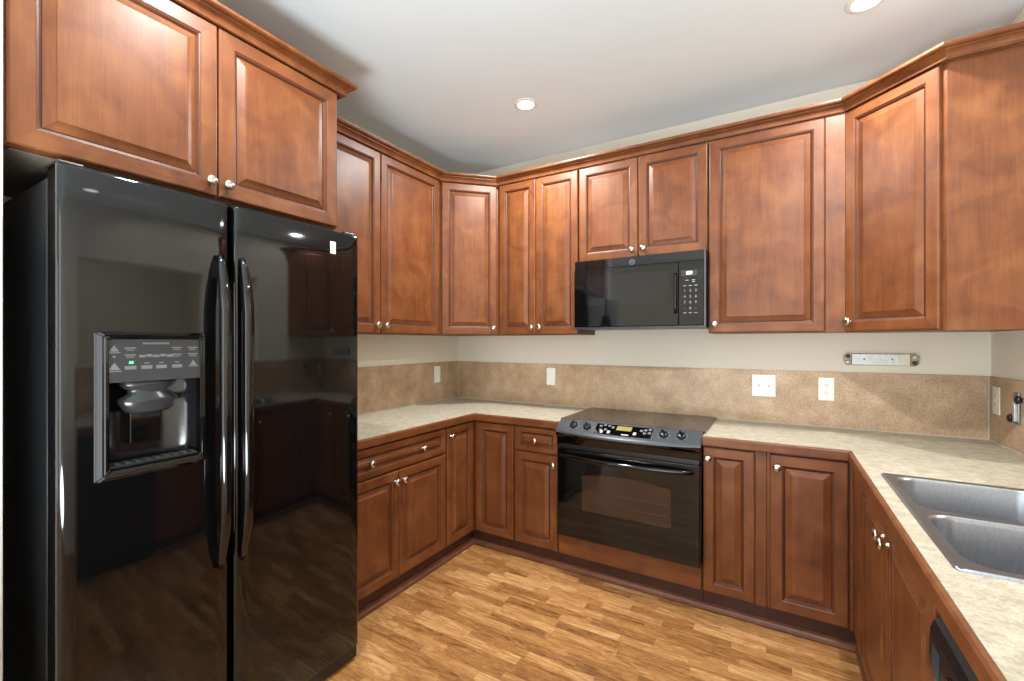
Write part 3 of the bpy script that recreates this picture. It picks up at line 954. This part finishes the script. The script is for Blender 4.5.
def fridge_door(x0, x1, z0, z1, hole=None):
    """gently crowned door skin with rounded edges; hole = (xa, xb, za, zb)"""
    mb = MB()
    r = .016
    def ys(x):
        u = (x - x0) / (x1 - x0)
        y = .006 * (2 * u - 1) ** 2
        for d in (x - x0, x1 - x):
            if d < r: y += r - math.sqrt(max(0, r * r - (r - d) ** 2))
        return y
    def yz(z):
        y = 0.0
        for d in (z - z0, z1 - z):
            if d < .008: y += .008 - math.sqrt(max(0, .008 ** 2 - (.008 - d) ** 2))
        return y
    X = [x0, x0 + .001, x0 + .003, x0 + .006, x0 + .011, x0 + r] + [x0 + r + (x1 - x0 - 2 * r) * k / 14 for k in range(1, 14)] + [x1 - r, x1 - .011, x1 - .006, x1 - .003, x1 - .001, x1]
    Z = [z0, z0 + .001, z0 + .003, z0 + .008] + [z0 + (z1 - z0) * k / 10 for k in range(1, 10)] + [z1 - .008, z1 - .003, z1 - .001, z1]
    if hole:
        X = sorted([x for x in X if min(abs(x - hole[0]), abs(x - hole[1])) > .006] + [hole[0], hole[1]])
        Z = sorted([z for z in Z if min(abs(z - hole[2]), abs(z - hole[3])) > .006] + [hole[2], hole[3]])
    V = {}
    for i, x in enumerate(X):
        for j, z in enumerate(Z):
            V[i, j] = mb.bm.verts.new((x, ys(x) + yz(z), z))
    for i in range(len(X) - 1):
        for j in range(len(Z) - 1):
            if hole and X[i] >= hole[0] - 1e-6 and X[i + 1] <= hole[1] + 1e-6 and Z[j] >= hole[2] - 1e-6 and Z[j + 1] <= hole[3] + 1e-6:
                continue
            f = mb.bm.faces.new((V[i, j], V[i + 1, j], V[i + 1, j + 1], V[i, j + 1])); f.smooth = True
    # sides and back
    yb_ = .083
    rim = [(i, 0) for i in range(len(X))] + [(len(X) - 1, j) for j in range(1, len(Z))] + [(i, len(Z) - 1) for i in range(len(X) - 2, -1, -1)] + [(0, j) for j in range(len(Z) - 2, 0, -1)]
    B = [mb.bm.verts.new((X[i], yb_, Z[j])) for i, j in rim]
    for k in range(len(rim)):
        k2 = (k + 1) % len(rim)
        mb.bm.faces.new((V[rim[k]], B[k], B[k2], V[rim[k2]]))
    mb.bm.faces.new(B)
    return mb
DX0, DX1, DZ0, DZ1 = .096, .329, 1.040, 1.415
fz = fridge_door(0.002, 0.4215, .067, FH, (DX0, DX1, DZ0, DZ1)).build('freezer_door', black_gloss, t)
fr = fridge_door(0.4365, FWID - .002, .067, FH).build('fresh_food_door', black_gloss, t)

# dispenser: surround, control panel, recess, spout, paddle, tray
def frame_mb(outer, inner, y_o, y_i, y_back):
    mb = MB()
    def ring(b, y): return [(b[0], y, b[2]), (b[1], y, b[2]), (b[1], y, b[3]), (b[0], y, b[3])]
    mid = tuple(o * .45 + i * .55 for o, i in zip(outer, inner))
    rings = [ring(outer, .006), ring(outer, y_o), ring(mid, y_i), ring(inner, y_i + .002), ring(inner, y_back)]
    vv = [v for r in rings for v in r]
    q = [(i * 4 + k, i * 4 + (k + 1) % 4, (i + 1) * 4 + (k + 1) % 4, (i + 1) * 4 + k) for i in range(4) for k in range(4)]
    mb.faces(vv, q)
    return mb
fm = frame_mb((.072, .345, 1.018, 1.432), (DX0 + .004, DX1 - .004, DZ0 + .006, DZ1 - .004), -.003, -.018, .02)
bmesh.ops.bevel(fm.bm, geom=[e_ for e_ in fm.bm.edges], offset=.004, segments=2, affect='EDGES')
fm.build('dispenser_surround', black_gloss, fz)
# recess: curved back wall
mb = MB(); vv = []; q = []
nn = 16
xa, xb = DX0 + .0045, DX1 - .0045
for k in range(nn + 1):
    a = PI * k / nn
    x = (xa + xb) / 2 - math.cos(a) * (xb - xa) / 2
    y = .012 + .064 * math.sin(a) ** .7
    vv += [(x, y, DZ0 + .003), (x, y, 1.30)]
for k in range(nn):
    q.append((2 * k, 2 * k + 2, 2 * k + 3, 2 * k + 1))
mb.faces(vv, q, True)
mb.faces([(xa, .012, 1.30)] + [(vv[2 * k][0], vv[2 * k][1], 1.30) for k in range(1, nn)] + [(xb, .012, 1.30)], [tuple(range(nn + 1))])
mb.faces([(xa, .012, DZ0 + .004)] + [(vv[2 * k][0], vv[2 * k][1], DZ0 + .004) for k in range(1, nn)] + [(xb, .012, DZ0 + .004)], [tuple(range(nn + 1))])
rec = mb.build('dispenser_recess', recess_black, fz)
pn = MB()
pn.faces([(xa, -.012, 1.290), (xb, -.012, 1.290), (xb, -.006, 1.411), (xa, -.006, 1.411), (xa, .011, 1.290), (xb, .011, 1.290), (xb, .011, 1.411), (xa, .011, 1.411)],
         [(0, 1, 2, 3), (4, 7, 6, 5), (0, 4, 5, 1), (1, 5, 6, 2), (2, 6, 7, 3), (3, 7, 4, 0)])
cpn = pn.build('dispenser_panel', disp_grey, fz)
def P_(x, z, d=.0004):
    return Matrix.Translation((x, -.012 + (z - 1.29) / .121 * .006 - d, z)) @ Matrix.Rotation(PI / 2 - .05, 4, 'X')
mk = MB()
def mark(mb, x, z, w, h):
    g = bmesh.new(); bmesh.ops.create_cube(g, size=1.0)
    for v in g.verts: v.co = Vector((v.co.x * w, v.co.y * h, v.co.z * .0006))
    mb.merge(g, P_(x, z))
for k in range(9): mark(mk, .180 + k * .0075, 1.399, .006, .005)       # heading line on the panel
for k in range(5): mark(mk, .176 + k * .017, 1.362 + .002 * (k % 2), .015, .007)
for (x, z) in ((.148, 1.386), (.148, 1.366), (.262, 1.386), (.262, 1.366), (.305, 1.386), (.305, 1.366)):
    mark(mk, x, z, .026, .0032); mark(mk, x, z - .006, .018, .0026)
for k, x in enumerate((.148, .186, .222, .262)):
    mark(mk, x, 1.330, .026, .010); mark(mk, x, 1.342, .012, .003)
# triangle warning icon, drop icon, and lock icon
for (x, z, s) in ((.112, 1.384, .011), (.112, 1.334, .013), (.306, 1.338, .010)):
    mk.faces([P_(x, z) @ Vector(p) for p in ((-s, -s * .7, 0), (s, -s * .7, 0), (0, s * .9, 0))], [(0, 1, 2)])
    mark(mk, x, z - s, 2 * s + .006, .0028)
mark(mk, .112, 1.362, .006, .006)
mk.build('panel_markings', print_dim, cpn)
gl = MB(); mark(gl, .150, 1.345, .009, .006); gl.build('green_light', led_green, cpn)
# spout housing
cx_ = (xa + xb) / 2 - .006
sp = MB().lathe([(0, 1.2895), (.074, 1.2895), (.066, 1.272), (.050, 1.262), (.052, 1.252), (.074, 1.238), (.076, 1.228), (.062, 1.205), (.052, 1.196), (0, 1.192)], Matrix.Translation((cx_, .036, 0)) @ Matrix.Diagonal((1, .45, 1, 1)), 24)
sp.build('spout', disp_grey, fz)
MB().box(cx_ - .040, cx_ + .040, .052, .058, 1.10, 1.21, 0.004).build('paddle', black_gloss, fz)
tr = MB().box(xa + .002, xb - .002, -.004, .05, 1.0475, 1.0565, 0.002)
tray = tr.build('drip_tray', black_satin, fz)
mb = MB()
for k in range(9):
    mb.box(xa + .018 + k * .0235, xa + .030 + k * .0235, -.0005, .040, 1.0567, 1.0585)
mb.build('tray_grille', grey_panel, tray)
# handles: long bowed bars whose tapered ends meet the door
def fridge_handle(xc, door, lean):
    pts, rad = [], []
    for k in range(33):
        u = k / 32
        z = .655 + (1.690 - .655) * u
        s = math.sin(PI * u)
        out = .006 + .038 * min(1.0, s * 1.9) ** .75
        pts.append((xc, -out, z)); rad.append(.008 + .0102 * min(1, s * 2.6) ** .6)
    o = MB().tube(pts, rad, 14, flat=.9, side=Vector((1, 0, 0))).build('handle', black_gloss, door)
    for zz in (.70, 1.645):
        MB().box(xc - .011, xc + .011, -.022, .004, zz - .030, zz + .030, .006).build('handle_mount', black_gloss, o)
fridge_handle(.386, fz, 0)
fridge_handle(.4575, fr, 0)
# small white magnet label
t = tag(MB().box(-.013, .013, -.0016, 0, -.025, .025, .0006).build('magnet_label', plastic_white, None, (0.8285, -1.917, 1.795), PI / 2),
        'small white label stuck near the top right of the refrigerator door', 'label')
mb = MB()
for k in range(5):
    mb.box(-.010, .010 - (.004 if k % 2 else 0), -.0020, -.0017, -.019 + k * .009, -.016 + k * .009)
mb.build('label_print', print_grey, t)

# ------------------------------------------------------------------ recessed ceiling lights
def can(x, y, label, power=CAN_POWER, tilt=0.0, spread=170):
    t = thing('recessed_light', label, 'ceiling light', (x, y, CH), 0, 'recessed ceiling lights')
    MB().lathe([(.050, -.0005), (.072, -.0005), (.074, -.003), (.070, -.006), (.056, -.008), (.050, -.006), (.050, -.0005)], None, 32).build('trim_ring', paint_trim, t)
    MB().lathe([(0, -.006), (.030, -.0058), (.050, -.0045)], None, 32).build('lens', lens_emit, t)
    L = bpy.data.lights.new('lamp_glow', 'AREA')
    L.shape = 'DISK'; L.size = 0.09; L.energy = power; L.color = CAN_COLOR
    L.spread = math.radians(spread)
    lo = bpy.data.objects.new('lamp_glow', L); col.objects.link(lo)
    lo.parent = t; lo.location = (0, 0, -.012 - .05 * math.sin(tilt)); lo.rotation_euler = (tilt, 0, 0)
can(1.10, -.755, 'round recessed ceiling light in front of the left cabinets', 36.0)
can(2.74, -.735, 'round recessed ceiling light at the top edge near the sink corner')
can(2.78, -2.24, 'round recessed ceiling light behind the viewer above the sink run', 9.5, math.radians(48), 110)
can(1.10, -2.30, 'round recessed ceiling light above the floor before the refrigerator')

# ------------------------------------------------------------------ repeats share a group
GROUPS = {'wall_cabinet': 'wall cabinets along the walls', 'corner_wall_cabinet': 'diagonal corner wall cabinets', 'drawer_base_cabinet': 'base cabinets with drawers',
          'corner_base_cabinet': 'corner base cabinets', 'worktop': 'beige worktops', 'backsplash': 'tan backsplash slabs', 'outlet_plate': 'outlet plates on the backsplash',
          'crown_molding': 'crown mouldings on the cabinets'}
for o in list(col.objects):
    k = o.name.split('.')[0]
    if o.parent is None and k in GROUPS:
        o['group'] = GROUPS[k]
